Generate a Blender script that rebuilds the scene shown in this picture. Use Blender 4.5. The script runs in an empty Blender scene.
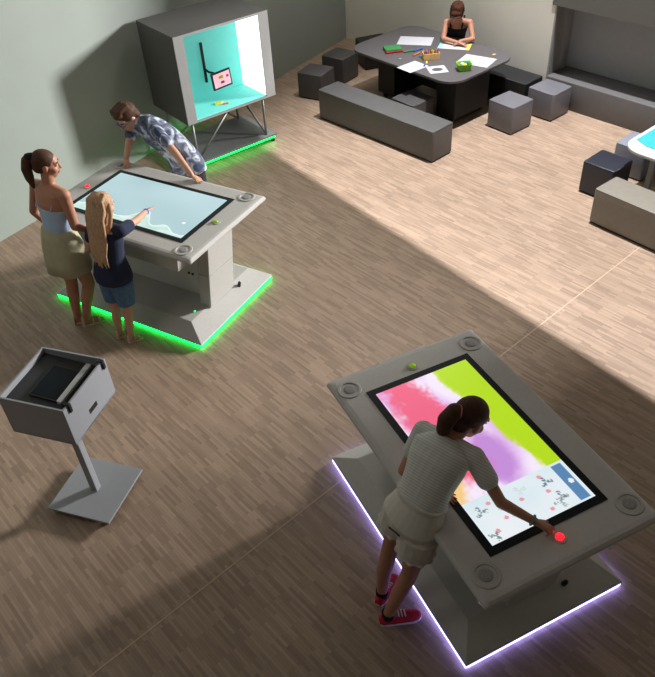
import bpy, bmesh, math, random
from mathutils import Vector as V, Matrix, noise, Euler
random.seed(7)
COL = bpy.context.scene.collection
pi = math.pi

# ------------------------------------------------------------------ materials
def lin(c):
    return tuple(((x/255/12.92) if x/255 <= .04045 else ((x/255+.055)/1.055)**2.4) for x in c)
def mat(name, rgb, rough=.6, metal=0, var=.06, scale=18, emit=None, es=0, bump=0, spec=.5, sheen=0):
    m = bpy.data.materials.new(name); m.use_nodes = True
    nt = m.node_tree; N = nt.nodes; L = nt.links; b = N['Principled BSDF']
    c = lin(rgb)
    tc = N.new('ShaderNodeTexCoord'); nz = N.new('ShaderNodeTexNoise'); nz.inputs['Scale'].default_value = scale
    nz.inputs['Detail'].default_value = 4
    if 'hair' in name:      # strands: noise stretched downwards
        mp = N.new('ShaderNodeMapping'); mp.inputs['Scale'].default_value = (4, 4, .35); L.new(tc.outputs['Object'], mp.inputs['Vector']); L.new(mp.outputs['Vector'], nz.inputs['Vector'])
    else: L.new(tc.outputs['Object'], nz.inputs['Vector'])
    rp = N.new('ShaderNodeValToRGB'); e = rp.color_ramp.elements
    e[0].position = .3; e[1].position = .7
    e[0].color = tuple(x*(1-var) for x in c)+(1,); e[1].color = tuple(min(1, x*(1+var)) for x in c)+(1,)
    L.new(nz.outputs['Fac'], rp.inputs['Fac']); L.new(rp.outputs['Color'], b.inputs['Base Color'])
    b.inputs['Roughness'].default_value = rough; b.inputs['Metallic'].default_value = metal
    b.inputs['Specular IOR Level'].default_value = .18 if 'hair' in name else spec
    if sheen: b.inputs['Sheen Weight'].default_value = sheen
    if emit:
        b.inputs['Emission Color'].default_value = lin(emit)+(1,); b.inputs['Emission Strength'].default_value = es
    if bump:
        bp = N.new('ShaderNodeBump'); bp.inputs['Strength'].default_value = bump; bp.inputs['Distance'].default_value = .004
        L.new(nz.outputs['Fac'], bp.inputs['Height']); L.new(bp.outputs['Normal'], b.inputs['Normal'])
    return m
def attr_mat(name, emit=0, rough=.3):
    m = bpy.data.materials.new(name); m.use_nodes = True
    nt = m.node_tree; b = nt.nodes['Principled BSDF']
    a = nt.nodes.new('ShaderNodeVertexColor'); a.layer_name = 'paint'
    if emit:
        b.inputs['Base Color'].default_value = (.02, .02, .02, 1)
        nt.links.new(a.outputs['Color'], b.inputs['Emission Color']); b.inputs['Emission Strength'].default_value = emit
    else:
        nt.links.new(a.outputs['Color'], b.inputs['Base Color'])
    b.inputs['Roughness'].default_value = rough
    return m
def floor_mat():
    m = bpy.data.materials.new('mosaic_parquet'); m.use_nodes = True
    nt = m.node_tree; N = nt.nodes; L = nt.links; b = N['Principled BSDF']
    tc = N.new('ShaderNodeTexCoord'); mp = N.new('ShaderNodeMapping')
    mp.inputs['Rotation'].default_value = (0, 0, math.radians(50)); L.new(tc.outputs['Object'], mp.inputs['Vector'])
    def brick(w, h, c1, c2, mo, ms, off):
        t = N.new('ShaderNodeTexBrick'); t.inputs['Scale'].default_value = 1
        t.inputs['Brick Width'].default_value = w; t.inputs['Row Height'].default_value = h
        t.inputs['Mortar Size'].default_value = ms; t.inputs['Color1'].default_value = lin(c1)+(1,)
        t.inputs['Color2'].default_value = lin(c2)+(1,); t.inputs['Mortar'].default_value = lin(mo)+(1,)
        t.offset = off; t.inputs['Bias'].default_value = 0
        L.new(mp.outputs['Vector'], t.inputs['Vector']); return t
    t1 = brick(.20, .019, (172, 149, 129), (143, 122, 104), (133, 113, 96), .0006, .37)
    t2 = brick(.20, .095, (206, 205, 204), (184, 182, 180), (195, 195, 195), .0, .43)
    mx = N.new('ShaderNodeMix'); mx.data_type = 'RGBA'; mx.blend_type = 'MULTIPLY'; mx.inputs['Factor'].default_value = .6
    L.new(t1.outputs['Color'], mx.inputs['A']); L.new(t2.outputs['Color'], mx.inputs['B'])
    nz = N.new('ShaderNodeTexNoise'); nz.inputs['Scale'].default_value = 1.3; nz.inputs['Detail'].default_value = 3
    L.new(mp.outputs['Vector'], nz.inputs['Vector'])
    hv = N.new('ShaderNodeHueSaturation'); mr = N.new('ShaderNodeMapRange')
    mr.inputs['To Min'].default_value = 1.24; mr.inputs['To Max'].default_value = 1.46
    L.new(nz.outputs['Fac'], mr.inputs['Value']); L.new(mr.outputs['Result'], hv.inputs['Value'])
    L.new(mx.outputs['Result'], hv.inputs['Color']); L.new(hv.outputs['Color'], b.inputs['Base Color'])
    b.inputs['Roughness'].default_value = .42; b.inputs['Specular IOR Level'].default_value = .4
    bp = N.new('ShaderNodeBump'); bp.inputs['Strength'].default_value = .05; bp.inputs['Distance'].default_value = .001
    L.new(t1.outputs['Fac'], bp.inputs['Height']); bp.invert = True; L.new(bp.outputs['Normal'], b.inputs['Normal'])
    return m
def tiedye_mat():
    m = mat('tie_dye_cotton', (90, 105, 130), .9)
    nt = m.node_tree
    rp = [n for n in nt.nodes if n.type == 'VALTORGB'][0]; nz = [n for n in nt.nodes if n.type == 'TEX_NOISE'][0]
    nz.inputs['Scale'].default_value = 9; nz.inputs['Distortion'].default_value = 1.2
    e = rp.color_ramp.elements; e[0].position = .38; e[1].position = .62
    e[0].color = lin((52, 66, 92))+(1,); e[1].color = lin((196, 204, 216))+(1,)
    k = rp.color_ramp.elements.new(.5); k.color = lin((104, 108, 126))+(1,)
    return m
def stripe_mat():
    m = mat('striped_jersey', (200, 202, 196), .9)
    nt = m.node_tree; N = nt.nodes; L = nt.links; b = N['Principled BSDF']
    tc = [n for n in N if n.type == 'TEX_COORD'][0]
    w = N.new('ShaderNodeTexWave'); w.wave_type = 'BANDS'; w.bands_direction = 'Z'
    w.inputs['Scale'].default_value = 22; w.inputs['Distortion'].default_value = .6
    mp = N.new('ShaderNodeMapping'); mp.inputs['Rotation'].default_value = (.75, -.55, 0)
    L.new(tc.outputs['Object'], mp.inputs['Vector']); L.new(mp.outputs['Vector'], w.inputs['Vector'])
    rp = N.new('ShaderNodeValToRGB'); e = rp.color_ramp.elements
    e[0].color = lin((188, 190, 184))+(1,); e[1].color = lin((212, 213, 206))+(1,)
    L.new(w.outputs['Fac'], rp.inputs['Fac']); L.new(rp.outputs['Color'], b.inputs['Base Color'])
    return m
M = dict(
    floor=floor_mat(), wall=mat('painted_plaster', (222, 218, 206), .9, var=.02, scale=3),
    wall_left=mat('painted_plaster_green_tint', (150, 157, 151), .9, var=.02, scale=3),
    niche=mat('niche_laminate', (150, 150, 148), .7, var=.03), niche_back=mat('niche_back_laminate', (160, 161, 164), .7, var=.03),
    seatm=mat('niche_seat_vinyl', (96, 94, 94), .45, var=.04), header=mat('niche_header_laminate', (98, 97, 91), .7, var=.03),
    seam=mat('floor_joint', (186, 163, 138), .5), slab=mat('ceiling_paint', (200, 200, 200), .9),
    shell=mat('grey_solid_surface', (184, 182, 177), .5, var=.03, scale=40), shell_dark=mat('grey_solid_surface_dark', (88, 87, 85), .55),
    pale_shell=mat('pale_grey_panel', (226, 226, 224), .5, var=.02), bezel=mat('black_glass', (10, 18, 24), .4, spec=.2), ring=mat('light_grey_ring', (172, 170, 166), .45),
    grille=mat('speaker_grille', (142, 140, 137), .6, var=.2, scale=160), blackp=mat('black_plastic', (16, 16, 17), .45),
    green_led=mat('green_light_strip', (20, 200, 110), .5, emit=(10, 255, 70), es=7.5),
    violet_led=mat('violet_light_strip', (190, 180, 250), .5, emit=(150, 148, 255), es=8.0),
    red_btn=mat('red_lit_button', (230, 30, 40), .4, emit=(255, 25, 40), es=2.2),
    green_btn=mat('green_lit_button', (120, 150, 30), .4, emit=(130, 170, 20), es=.5), white_dot=mat('white_indicator', (255, 255, 255), .4, emit=(235, 225, 255), es=3),
    green_dot=mat('green_indicator', (40, 240, 130), .4, emit=(20, 255, 130), es=3),
    cabinet=mat('cabinet_grey_laminate', (84, 83, 81), .6, var=.03), cabinet_front=mat('cabinet_front_laminate', (146, 146, 146), .55, var=.02),
    cyan=mat('turquoise_laminate_emissive', (112, 208, 200), .6, var=.03, emit=(96, 205, 196), es=.42), glow=mat('white_light_panel', (255, 255, 255), .5, emit=(250, 255, 252), es=1.5),  # turquoise laminate given emission in place of light falling inside the cabinet
    steel=mat('grey_powder_steel', (140, 142, 142), .45, metal=.3), platform=mat('grey_platform', (124, 128, 126), .6, var=.03),
    grey_vinyl=mat('grey_vinyl', (104, 103, 108), .36, var=.05, bump=.05), mid_vinyl=mat('dark_grey_vinyl', (70, 68, 68), .45, var=.05, bump=.05),
    bench_vinyl=mat('bench_grey_vinyl', (86, 85, 84), .42, var=.05, bump=.05), black_vinyl=mat('black_vinyl', (25, 25, 27), .45, var=.05), navy_vinyl=mat('blue_black_vinyl', (40, 42, 52), .38, var=.05),
    blue_vinyl=mat('blue_grey_vinyl', (126, 130, 142), .42, var=.04), olive_vinyl=mat('olive_grey_vinyl', (128, 122, 112), .45, var=.05),
    table_black=mat('anthracite_laminate', (84, 81, 82), .5, var=.03), table_base=mat('black_laminate', (17, 16, 16), .6),
    table_white=mat('white_laminate', (190, 190, 184), .4, var=.02),
    paper=mat('white_paper', (180, 180, 184), .9, var=.02), cyan_sheet=mat('turquoise_sheet', (44, 160, 166), .7, var=.08),
    yellow=mat('yellow_paint', (236, 214, 40), .7), redp=mat('red_card', (196, 46, 52), .6), greenp=mat('green_card', (38, 122, 62), .7),
    bluep=mat('blue_paint', (40, 80, 165), .6), orange=mat('orange_paint', (214, 110, 40), .6), wood=mat('pale_wood', (206, 168, 110), .6, var=.12, scale=30),
    lime=mat('lime_plastic', (120, 190, 30), .45), pages=mat('book_pages', (225, 215, 200), .9), purple=mat('purple_crayon', (150, 110, 190), .8),
    skin=mat('tanned_skin', (176, 124, 98), .55, var=.05, scale=9), skin2=mat('light_skin', (196, 148, 122), .55, var=.04, scale=9),
    lips=mat('lips', (176, 92, 86), .5), eyew=mat('eye_white', (205, 200, 195), .25), iris=mat('dark_iris', (40, 28, 20), .2),
    brown_hair=mat('brown_hair', (74, 50, 37), .6, var=.35, scale=45), dark_hair=mat('dark_brown_hair', (78, 54, 42), .6, var=.35, scale=45),
    auburn=mat('auburn_hair', (72, 42, 28), .8, var=.3, scale=45), blonde=mat('dark_blonde_hair', (176, 142, 110), .5, var=.35, scale=40),
    lightblue=mat('light_blue_cotton', (166, 188, 214), .9), olive=mat('olive_beige_linen', (172, 168, 138), .95, bump=.1),
    navy=mat('navy_cotton', (30, 38, 62), .95), denim=mat('blue_denim', (78, 108, 138), .95, var=.15, scale=30, bump=.1), dyed=tiedye_mat(),
    dkpants=mat('dark_trousers', (34, 38, 46), .95), stripe=stripe_mat(), cream=mat('cream_cotton', (206, 200, 190), .95, bump=.1),
    redshoe=mat('red_knit_shoe', (196, 34, 58), .8, var=.25, scale=60), white=mat('white_rubber', (226, 224, 224), .6),
    sock=mat('black_sock', (22, 22, 26), .95), tan=mat('tan_sandal', (196, 176, 150), .7), pinkband=mat('pink_band', (206, 120, 120), .8),
    jade=mat('green_beads', (60, 140, 110), .4), tankblack=mat('black_ribbed_cotton', (22, 22, 26), .95), pinkscr=mat('pink_screen', (236, 180, 196), .4, emit=(238, 178, 196), es=.75),
    trolley=mat('trolley_grey_metal', (150, 152, 156), .5, metal=.1, var=.02), trolley_in=mat('trolley_dark_inside', (38, 38, 40), .6), pen=mat('clear_grey_plastic', (170, 172, 172), .3),
    concrete=mat('grey_card', (150, 148, 146), .7),
)
M['screen'] = attr_mat('lit_screen', 1.0)
M['drawing'] = attr_mat('coloured_drawing', 0, .9)

# ------------------------------------------------------------------ geometry helpers
class MB:
    def __init__(s): s.v = []; s.f = []
    def add(s, vs, fs, X=None):
        o = len(s.v)
        s.v += [(X @ V(p)) if X is not None else V(p) for p in vs]; s.f += [tuple(i+o for i in f) for f in fs]; return s
    def box(s, c, d, X=None):
        x, y, z = [k/2 for k in d]; c = V(c)
        vs = [c+V(p) for p in ((-x,-y,-z),(x,-y,-z),(x,y,-z),(-x,y,-z),(-x,-y,z),(x,-y,z),(x,y,z),(-x,y,z))]
        return s.add(vs, [(0,3,2,1),(4,5,6,7),(0,1,5,4),(1,2,6,5),(2,3,7,6),(3,0,4,7)], X)
    def loft(s, rings, X=None, cap=True):
        n = len(rings[0]); vs = [p for r in rings for p in r]; fs = []
        for i in range(len(rings)-1):
            for k in range(n):
                fs.append((i*n+k, i*n+(k+1) % n, (i+1)*n+(k+1) % n, (i+1)*n+k))
        if cap:
            fs.append(tuple(range(n-1, -1, -1))); fs.append(tuple((len(rings)-1)*n+k for k in range(n)))
        return s.add(vs, fs, X)
    def ring(s, c, ax, ay, n=18, sq=1.0):
        out = []
        for k in range(n):
            a = 2*pi*k/n; x, y = math.cos(a), math.sin(a)
            if sq != 1: x = math.copysign(abs(x)**sq, x); y = math.copysign(abs(y)**sq, y)
            out.append(V(c)+V(ax)*x+V(ay)*y)
        return out
    def cap(s, p1, r1, p2, r2, n=14, dome=True, flat=1.0, up=None):
        p1, p2 = V(p1), V(p2); d = p2-p1
        if d.length < 1e-6: d = V((0, 0, 1e-4))
        w = d.normalized()
        ref = V(up) if up is not None else (V((0, 0, 1)) if abs(w.z) < .9 else V((1, 0, 0)))
        a = w.cross(ref).normalized(); b = a.cross(w)
        R = []
        if dome:
            for t in (80, 50, 22): R.append(s.ring(p1-w*r1*math.sin(math.radians(t)), a*r1*math.cos(math.radians(t)), b*r1*flat*math.cos(math.radians(t)), n))
        R.append(s.ring(p1, a*r1, b*r1*flat, n)); R.append(s.ring(p2, a*r2, b*r2*flat, n))
        if dome:
            for t in (22, 50, 80): R.append(s.ring(p2+w*r2*math.sin(math.radians(t)), a*r2*math.cos(math.radians(t)), b*r2*flat*math.cos(math.radians(t)), n))
        return s.loft(R)
    def limb(s, pts, rad, n=14):
        for i in range(len(pts)-1): s.cap(pts[i], rad[i], pts[i+1], rad[i+1], n)
        return s
    def tube(s, p1, p2, r, n=12): return s.cap(p1, r, p2, r, n, dome=False)
    def ell(s, c, r, X=None, n=16, m=9):
        R = []
        for i in range(1, m):
            t = pi*i/m-pi/2
            R.append(s.ring(V(c)+V((0, 0, r[2]*math.sin(t))), V((r[0]*math.cos(t), 0, 0)), V((0, r[1]*math.cos(t), 0)), n))
        return s.loft(R, X)
    def prism(s, poly, z0, z1, X=None):
        return s.loft([[V((p[0], p[1], z0)) for p in poly], [V((p[0], p[1], z1)) for p in poly]], X)
    def mesh(s, name):
        me = bpy.data.meshes.new(name); me.from_pydata([tuple(p) for p in s.v], [], s.f)
        bm = bmesh.new(); bm.from_mesh(me); bmesh.ops.recalc_face_normals(bm, faces=bm.faces); bm.to_mesh(me); bm.free()
        return me
    def build(s, name, m, parent=None, bevel=0, seg=2, smooth=False):
        me = s.mesh(name)
        if bevel:
            bm = bmesh.new(); bm.from_mesh(me)
            ed = [e for e in bm.edges if len(e.link_faces) == 2 and e.calc_face_angle(0) > .35]
            bmesh.ops.bevel(bm, geom=ed, offset=bevel, segments=seg, affect='EDGES', profile=.5, clamp_overlap=True)
            bm.to_mesh(me); bm.free()
        return link(name, me, m, parent, smooth or (bevel and seg > 2))
    def fuse(s, name, m, parent=None, vox=.006, it=4):
        """one continuous skin over all the overlapping volumes"""
        o = bpy.data.objects.new(name, s.mesh(name)); COL.objects.link(o)
        r = o.modifiers.new('r', 'REMESH'); r.mode = 'VOXEL'; r.voxel_size = vox
        if it:
            k = o.modifiers.new('s', 'SMOOTH'); k.iterations = it; k.factor = .5
        dg = bpy.context.evaluated_depsgraph_get(); me = bpy.data.meshes.new_from_object(o.evaluated_get(dg))
        bpy.data.objects.remove(o); me.name = name
        return link(name, me, m, parent, True)
def link(name, me, m, parent, smooth=False):
    me.materials.clear(); me.materials.append(M[m] if isinstance(m, str) else m)
    for p in me.polygons: p.use_smooth = bool(smooth)
    o = bpy.data.objects.new(name, me); COL.objects.link(o)
    if parent:
        o.parent = parent
        if parent.get('category') == 'person': o.location = -parent.location   # body parts are modelled in room coordinates
    return o
def tag(o, label, cat, group=None):
    o['label'] = label; o['category'] = cat
    if group: o['group'] = group
    return o
def thing(name, label, cat, loc=(0, 0, 0), rz=0, group=None):
    o = bpy.data.objects.new(name, None); COL.objects.link(o); o.empty_display_size = .1
    o.location = loc; o.rotation_euler = (0, 0, rz); return tag(o, label, cat, group)
def struct(o): o['kind'] = 'structure'; return o
def at(o, loc, rz=0): o.location = loc; o.rotation_euler = (0, 0, rz); return o
def rrect(w, d, r, n=6):
    P = []
    for cx, cy, a0 in ((w/2-r, d/2-r, 0), (-w/2+r, d/2-r, 90), (-w/2+r, -d/2+r, 180), (w/2-r, -d/2+r, 270)):
        for k in range(n+1):
            a = math.radians(a0+90*k/n); P.append((cx+r*math.cos(a), cy+r*math.sin(a)))
    return P
def painted(name, w, d, nx, ny, fn, m, parent=None, z=0, c=(0, 0)):
    vs = []; fs = []; cs = []
    for j in range(ny+1):
        for i in range(nx+1):
            u, v = i/nx, j/ny; vs.append((c[0]+(u-.5)*w, c[1]+(v-.5)*d, z)); cs.append(lin(fn(u, v))+(1,))
    for j in range(ny):
        for i in range(nx):
            a = j*(nx+1)+i; fs.append((a, a+1, a+nx+2, a+nx+1))
    me = bpy.data.meshes.new(name); me.from_pydata(vs, [], fs)
    at_ = me.color_attributes.new('paint', 'FLOAT_COLOR', 'POINT')
    for i, k in enumerate(cs): at_.data[i].color = k
    return link(name, me, m, parent)
def mixc(a, b, t): t = max(0, min(1, t)); return tuple(x+(y-x)*t for x, y in zip(a, b))
def sst(a, b, x): t = max(0, min(1, (x-a)/(b-a))); return t*t*(3-2*t)

# ------------------------------------------------------------------ room shell
T50 = V((math.cos(-.8727), math.sin(-.8727), 0)); N50 = V((-T50.y, T50.x, 0))      # along the back wall / into it
fl = MB(); fl.add([(-9, -4, 0), (9, -4, 0), (9, 16, 0), (-9, 16, 0)], [(0, 1, 2, 3)]); struct(fl.build('floor', 'floor'))
a, b_ = V((-1.60, 1.84, 0)), V((4.6, 7.05, 0)); d_ = (b_-a).normalized(); s_ = V((-d_.y, d_.x, 0))*.005
sm = MB(); sm.loft([[a-s_, a+s_, a+s_+V((0, 0, .002)), a-s_+V((0, 0, .002))], [b_-s_, b_+s_, b_+s_+V((0, 0, .002)), b_-s_+V((0, 0, .002))]])
struct(sm.build('trim_1', 'seam'))
def wall(name, p, q, z0, z1, m, th=.2, out=None):
    p, q = V(p+(0,)), V(q+(0,)); o = V(out+(0,))*th
    w = MB(); w.loft([[p+V((0, 0, z0)), q+V((0, 0, z0)), q+o+V((0, 0, z0)), p+o+V((0, 0, z0))], [p+V((0, 0, z1)), q+V((0, 0, z1)), q+o+V((0, 0, z1)), p+o+V((0, 0, z1))]])
    return struct(w.build(name, m))
CR = (.622, 11.841); NE = (2.97, 9.03)
dl = (V(CR)-V((-3.29, 6.569))).normalized()
p0 = V(CR)-dl*14
wall('wall_left', (p0.x, p0.y), CR, 0, 4.4, 'wall_left', out=(-dl.y, dl.x))
wall('wall_back', CR, NE, 0, 3.0, 'wall', out=(N50.x, N50.y))
# the niche in the back wall: side cheek, back, header; unseen tops cut low to let window light over
E0 = V(NE+(0,)); LN = 3.4
def npt(t, n, z): return E0+T50*t+N50*n+V((0, 0, z))
def nbox(name, t0, t1, n0, n1, z0, z1, m, bev=0):
    w = MB(); w.loft([[npt(t0, n0, z0), npt(t1, n0, z0), npt(t1, n1, z0), npt(t0, n1, z0)], [npt(t0, n0, z1), npt(t1, n0, z1), npt(t1, n1, z1), npt(t0, n1, z1)]])
    return w.build(name, m, bevel=bev, seg=3 if bev else 1)
struct(nbox('wall_niche_side', -.02, .0, .0, .4, 0, 1.5, 'niche'))
struct(nbox('wall_niche_back', -.02, LN, .40, .5, 0, 1.5, 'niche_back'))
struct(nbox('trim_2', -.06, LN, -.012, .4, 1.17, 1.5, 'header'))
seat = nbox('niche_bench', .005, LN, -.03, .395, 0, .345, 'seatm', .012)
tag(seat, 'long built-in grey bench filling the bottom of the wall niche', 'bench')
# upper floor over the near half of the hall; its edge cuts the skylight
e1 = V((.139, 7.16)); e2 = V((2.39, 3.75))

wall('wall_unseen_front', (-9, -3.8), (5.5, -3.8), 0, 4.7, 'wall', out=(0, -1))  # unseen wall added to cut ambient light on the near floor
wall('wall_unseen_right', (5.5, 6.66), (5.5, -4.0), 0, 4.7, 'wall', out=(1, 0))  # unseen wall, its end placed to keep window light off the near floor
# ------------------------------------------------------------------ interactive tables
def icon_panel(u, v):          # u along the panel, v across; both 0..1
    c = mixc((214, 232, 238), (236, 240, 244), u*.5+.5*noise.noise((u*2, v*3, 2))+.2)
    if .87 < v < .97 and .05 < u < .95:
        c = (86, 132, 178)
        if (u-.5)**2*.12+(v-.93)**2 < .0005: c = (235, 240, 245)
        return c
    for x, y in ((.2, .2), (.78, .12), (.42, .46), (.5, .7), (.86, .62), (.75, .36), (.15, .72), (.62, .25)):
        r = math.hypot((u-x)*.32, (v-y)*.64)
        if r < .013: return (232, 150, 165)
    for x, y, k in ((.7, .86-.1, (60, 92, 110)), (.3, .74, (60, 86, 110)), (.55, .33, (150, 190, 70)), (.85, .08, (70, 100, 84)), (.3, .1, (90, 110, 110)), (.82, .72, (110, 120, 120)), (.4, .3, (196, 206, 210)), (.24, .5, (200, 214, 214))):
        X, Y = (u-x)*.32, (v-y)*.64
        r = math.hypot(X, Y); an = math.atan2(Y, X)
        if r < .055*abs(math.sin(an*1.5+x*9))**2.5 and r < .04 and noise.noise((u*60, v*60, x)) > -.1: return mixc(k, c, .25)
    return c
def paint_b(u, v):
    if u > .77: return icon_panel((u-.77)/.23, v)
    n1 = noise.noise((u*4+3, v*3, 1.3))*.16+noise.noise((u*14, v*11, 4))*.06+noise.noise((u*40, v*26, 8))*.05
    n2 = noise.noise((u*5, v*4, 9.1))*.16+noise.noise((u*17, v*15, 2))*.07+noise.noise((u*42, v*28, 5))*.05
    c = mixc((226, 186, 240), (244, 232, 250), sst(-.2, .25, noise.noise((u*3.1, v*4, 6))))
    c = mixc(c, (196, 140, 216), sst(.75, .3, math.hypot(u-.6, (v-.52)*1.3)*3+n1))
    c = mixc(c, (238, 96, 132), sst(.14, -.02, math.hypot((u-.2)*.8, (v-.25)*1.1)-.22+n1*.9))
    c = mixc(c, (228, 226, 236), sst(.1, -.05, math.hypot((u-.4)*1.2, v)-.18+n2))
    c = mixc(c, (240, 90, 120), sst(.08, -.05, math.hypot((u-.62)*.9, (v-.24)*.9)-.10+n2*.7))
    c = mixc(c, (244, 202, 130), sst(.06, -.04, math.hypot((u-.66)*1.2, (v-.03))-.12+n2*.5))
    c = mixc(c, (180, 220, 20), sst(-.03, .05, v-(.60+.31*u)-.02*math.sin(u*7)+n2*.4))
    return c
def paint_a(u, v):
    n = noise.noise((u*6, 2, 1))*.05+noise.noise((u*20, 4, 1))*.015
    h = .07+.10*math.exp(-((u-.12)/.2)**2)+.26*math.exp(-((u-.57)/.085)**2)+.10*math.exp(-((u-.8)/.07)**2)+n
    c = mixc((196, 222, 228), (168, 200, 206), .5+.5*noise.noise((u*2, v*2, 3))+.35*(1-v))
    if v < h:
        c = mixc((182, 222, 210), (220, 238, 234), .5+noise.noise((u*12, v*14, 5)))
        if h-v < .018: c = (236, 252, 246)
    if (u-.9)**2*3.1+(v-.3)**2 < .0006: c = (245, 250, 250)
    return c
def interactive_table(label, cx, cy, rz, ox, oy, led, paint, sign, dot):
    t = thing('interactive_table', label, 'table', (cx, cy, 0), rz)
    # floor plate with sloped flanks
    def rg(a, b, z): return [V((-a, -b, z)), V((a, -b, z)), V((a, b, z)), V((-a, b, z))]
    m = MB(); m.loft([rg(.80, .515, .03), rg(.83, .545, .034), rg(.83, .545, .05), rg(.655, .425, .15)]); base = m.build('base', 'shell', t, bevel=.004, seg=2)
    m = MB()
    for sx, sy, dx, dy in ((0, -.537, 1.65, .012), (0, .537, 1.65, .012), (-.822, 0, .012, 1.06), (.822, 0, .012, 1.06)): m.box((sx, sy, .019), (dx, dy, .02))
    m.build('light_strip', led, base)
    m = MB(); m.ell((.6, -.3, .152), (.008, .008, .004)); m.build('indicator_light', dot, base)
    m = MB(); m.cap((.71, .20, .12), .016, (.72, .20, .155), .014); m.build('cable_gland', 'blackp', base)
    # two leaning columns and the panel between them
    for s in (1, -1):
        m = MB()
        def q(u0, u1, z, v0=-.19, v1=.15): return [V((s*u0, v0, z)), V((s*u1, v0, z)), V((s*u1, v1, z)), V((s*u0, v1, z))]
        m.loft([q(.575, .69, .14), q(.62, .735, .475)]); col = m.build('column', 'shell', t, bevel=.003)
        m = MB(); m.loft([q(.621, .736, .48), q(.67, .785, .83)]); m.build('column_top', 'shell', col, bevel=.003)
    m = MB(); m.box((0, -.06, .39), (1.22, .05, .48)); sp = m.build('spine_panel', 'pale_shell', t)
    for uu in (.42, .46, -.05, -.01, -.5, -.46):
        m = MB(); m.tube((uu, -.083, .36), (uu, -.093, .36), .011); m.build('socket', 'blackp', sp)
    m = MB(); m.loft([[V((ox+a*.585, oy+b, .64)) for a, b in ((-1, -.42), (1, -.42), (1, .10), (-1, .10))], [V((ox+a*.63, oy+b, .83)) for a, b in ((-1, -.445), (1, -.445), (1, .2), (-1, .2))]])
    m.build('computer_housing', 'shell', t, bevel=.004)
    # the top
    def rr(w, d, r, z): return [V((ox+p[0], oy+p[1], z)) for p in rrect(w, d, r, 5)]
    m = MB(); m.loft([rr(1.50, .90, .012, .815), rr(1.665, 1.045, .012, .852), rr(1.68, 1.06, .014, .866), rr(1.672, 1.052, .016, .880), rr(1.645, 1.025, .02, .892), rr(1.60, .98, .02, .896)])
    top = m.build('tabletop', 'shell', t); m = MB()
    m.box((ox, oy, .8975), (1.27, .72, .006)); bz = m.build('screen_frame', 'bezel', t)
    painted('screen', 1.18, .635, 260, 142, paint, 'screen', bz, .9012, (ox, oy))
    for su in (-1, 1):
        for sv in (-1, 1):
            X = Matrix.Translation((ox+su*.705, oy+sv*.435, .894))
            m = MB(); m.loft([m.ring((0, 0, z), (r, 0, 0), (0, r, 0), 28) for r, z in ((.074, 0), (.074, .005), (.07, .008), (.056, .008), (.054, .003))], X)
            sk = m.build('speaker', 'ring', t, smooth=False)
            m = MB(); m.loft([m.ring((0, 0, z), (r, 0, 0), (0, r, 0), 20) for r, z in ((.036, .003), (.036, .006), (.024, .009), (.001, .0095))], X); m.build('speaker_grille', 'grille', sk)
    for su, k in ((sign, 'red_btn'), (-sign, 'green_btn')):
        X = Matrix.Translation((ox+su*.70, oy, .895))
        m = MB(); m.loft([m.ring((0, 0, z), (r, 0, 0), (0, r, 0), 24) for r, z in ((.038, 0), (.038, .004), (.034, .006), (.022, .006))], X); rb = m.build('button_ring', 'ring', t)
        m = MB(); m.loft([m.ring((0, 0, z), (r, 0, 0), (0, r, 0), 20) for r, z in ((.021, .004), (.021, .012), (.016, .017), (.002, .019))], X); m.build('push_button', k, rb, smooth=True)
    return t
interactive_table('grey interactive table with pale blank lit screen and green floor glow', -1.465, 5.573, -.5586, .035, .012, 'green_led', paint_a, -1, 'green_dot')
interactive_table('grey interactive table with colourful painted screen and violet floor glow', .80, 2.829, -1.1646, .112, -.06, 'violet_led', paint_b, 1, 'white_dot')

# ------------------------------------------------------------------ cabinet with turquoise stage
cab = thing('display_cabinet', 'grey raised display cabinet with turquoise lit inside, against the left wall', 'cabinet', (-1.117, 8.407, 0), .627)
W, D, Z0, Z1 = 1.173, .795, .58, 1.529
uL, uR, vF, vB = -.47, .465, -D/2, .08
m = MB()
m.box((0, 0, Z1-.012), (W, D, .024)); m.box((0, 0, Z0+.012), (W, D, .024))
m.box(((-W/2+uL)/2, .01, (Z0+Z1)/2), (uL+W/2, D-.02, Z1-Z0-.048)); m.box(((W/2+uR)/2, .01, (Z0+Z1)/2), (W/2-uR, D-.02, Z1-Z0-.048))
m.box(((uL+uR)/2, (vB+.012+D/2)/2, (Z0+Z1)/2), (uR-uL, D/2-vB-.012, Z1-Z0-.048))
hs = m.build('housing', 'cabinet', cab)
m = MB()
m.box(((-W/2+uL)/2, vF+.002, (Z0+Z1)/2), (uL+W/2, .016, Z1-Z0-.004)); m.box(((W/2+uR)/2, vF+.002, (Z0+Z1)/2), (W/2-uR, .016, Z1-Z0-.004))
m.box(((uL+uR)/2, vF-.001, Z1-.012), (uR-uL, .010, .022)); m.box(((uL+uR)/2, vF-.001, Z0+.012), (uR-uL, .010, .022))
m.build('front_frame', 'cabinet_front', cab)
m = MB(); m.box(((uL+uR)/2, vB+.006, (Z0+Z1)/2), (uR-uL, .012, Z1-Z0-.05)); m.build('back_panel', 'cyan', cab)
m = MB(); m.box(((uL+uR)/2, (vF+vB)/2, Z0+.029), (uR-uL, vB-vF-.01, .01)); m.build('stage_floor', 'cyan', cab)
m = MB(); m.box((uR-.006, (vF+vB)/2, (Z0+Z1)/2+.005), (.01, vB-vF-.012, Z1-Z0-.06)); m.build('light_panel', 'glow', cab)
m = MB(); m.box((0, .0, .085), (1.14, .73, .03)); pf = m.build('platform', 'platform', cab, bevel=.003)
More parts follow.
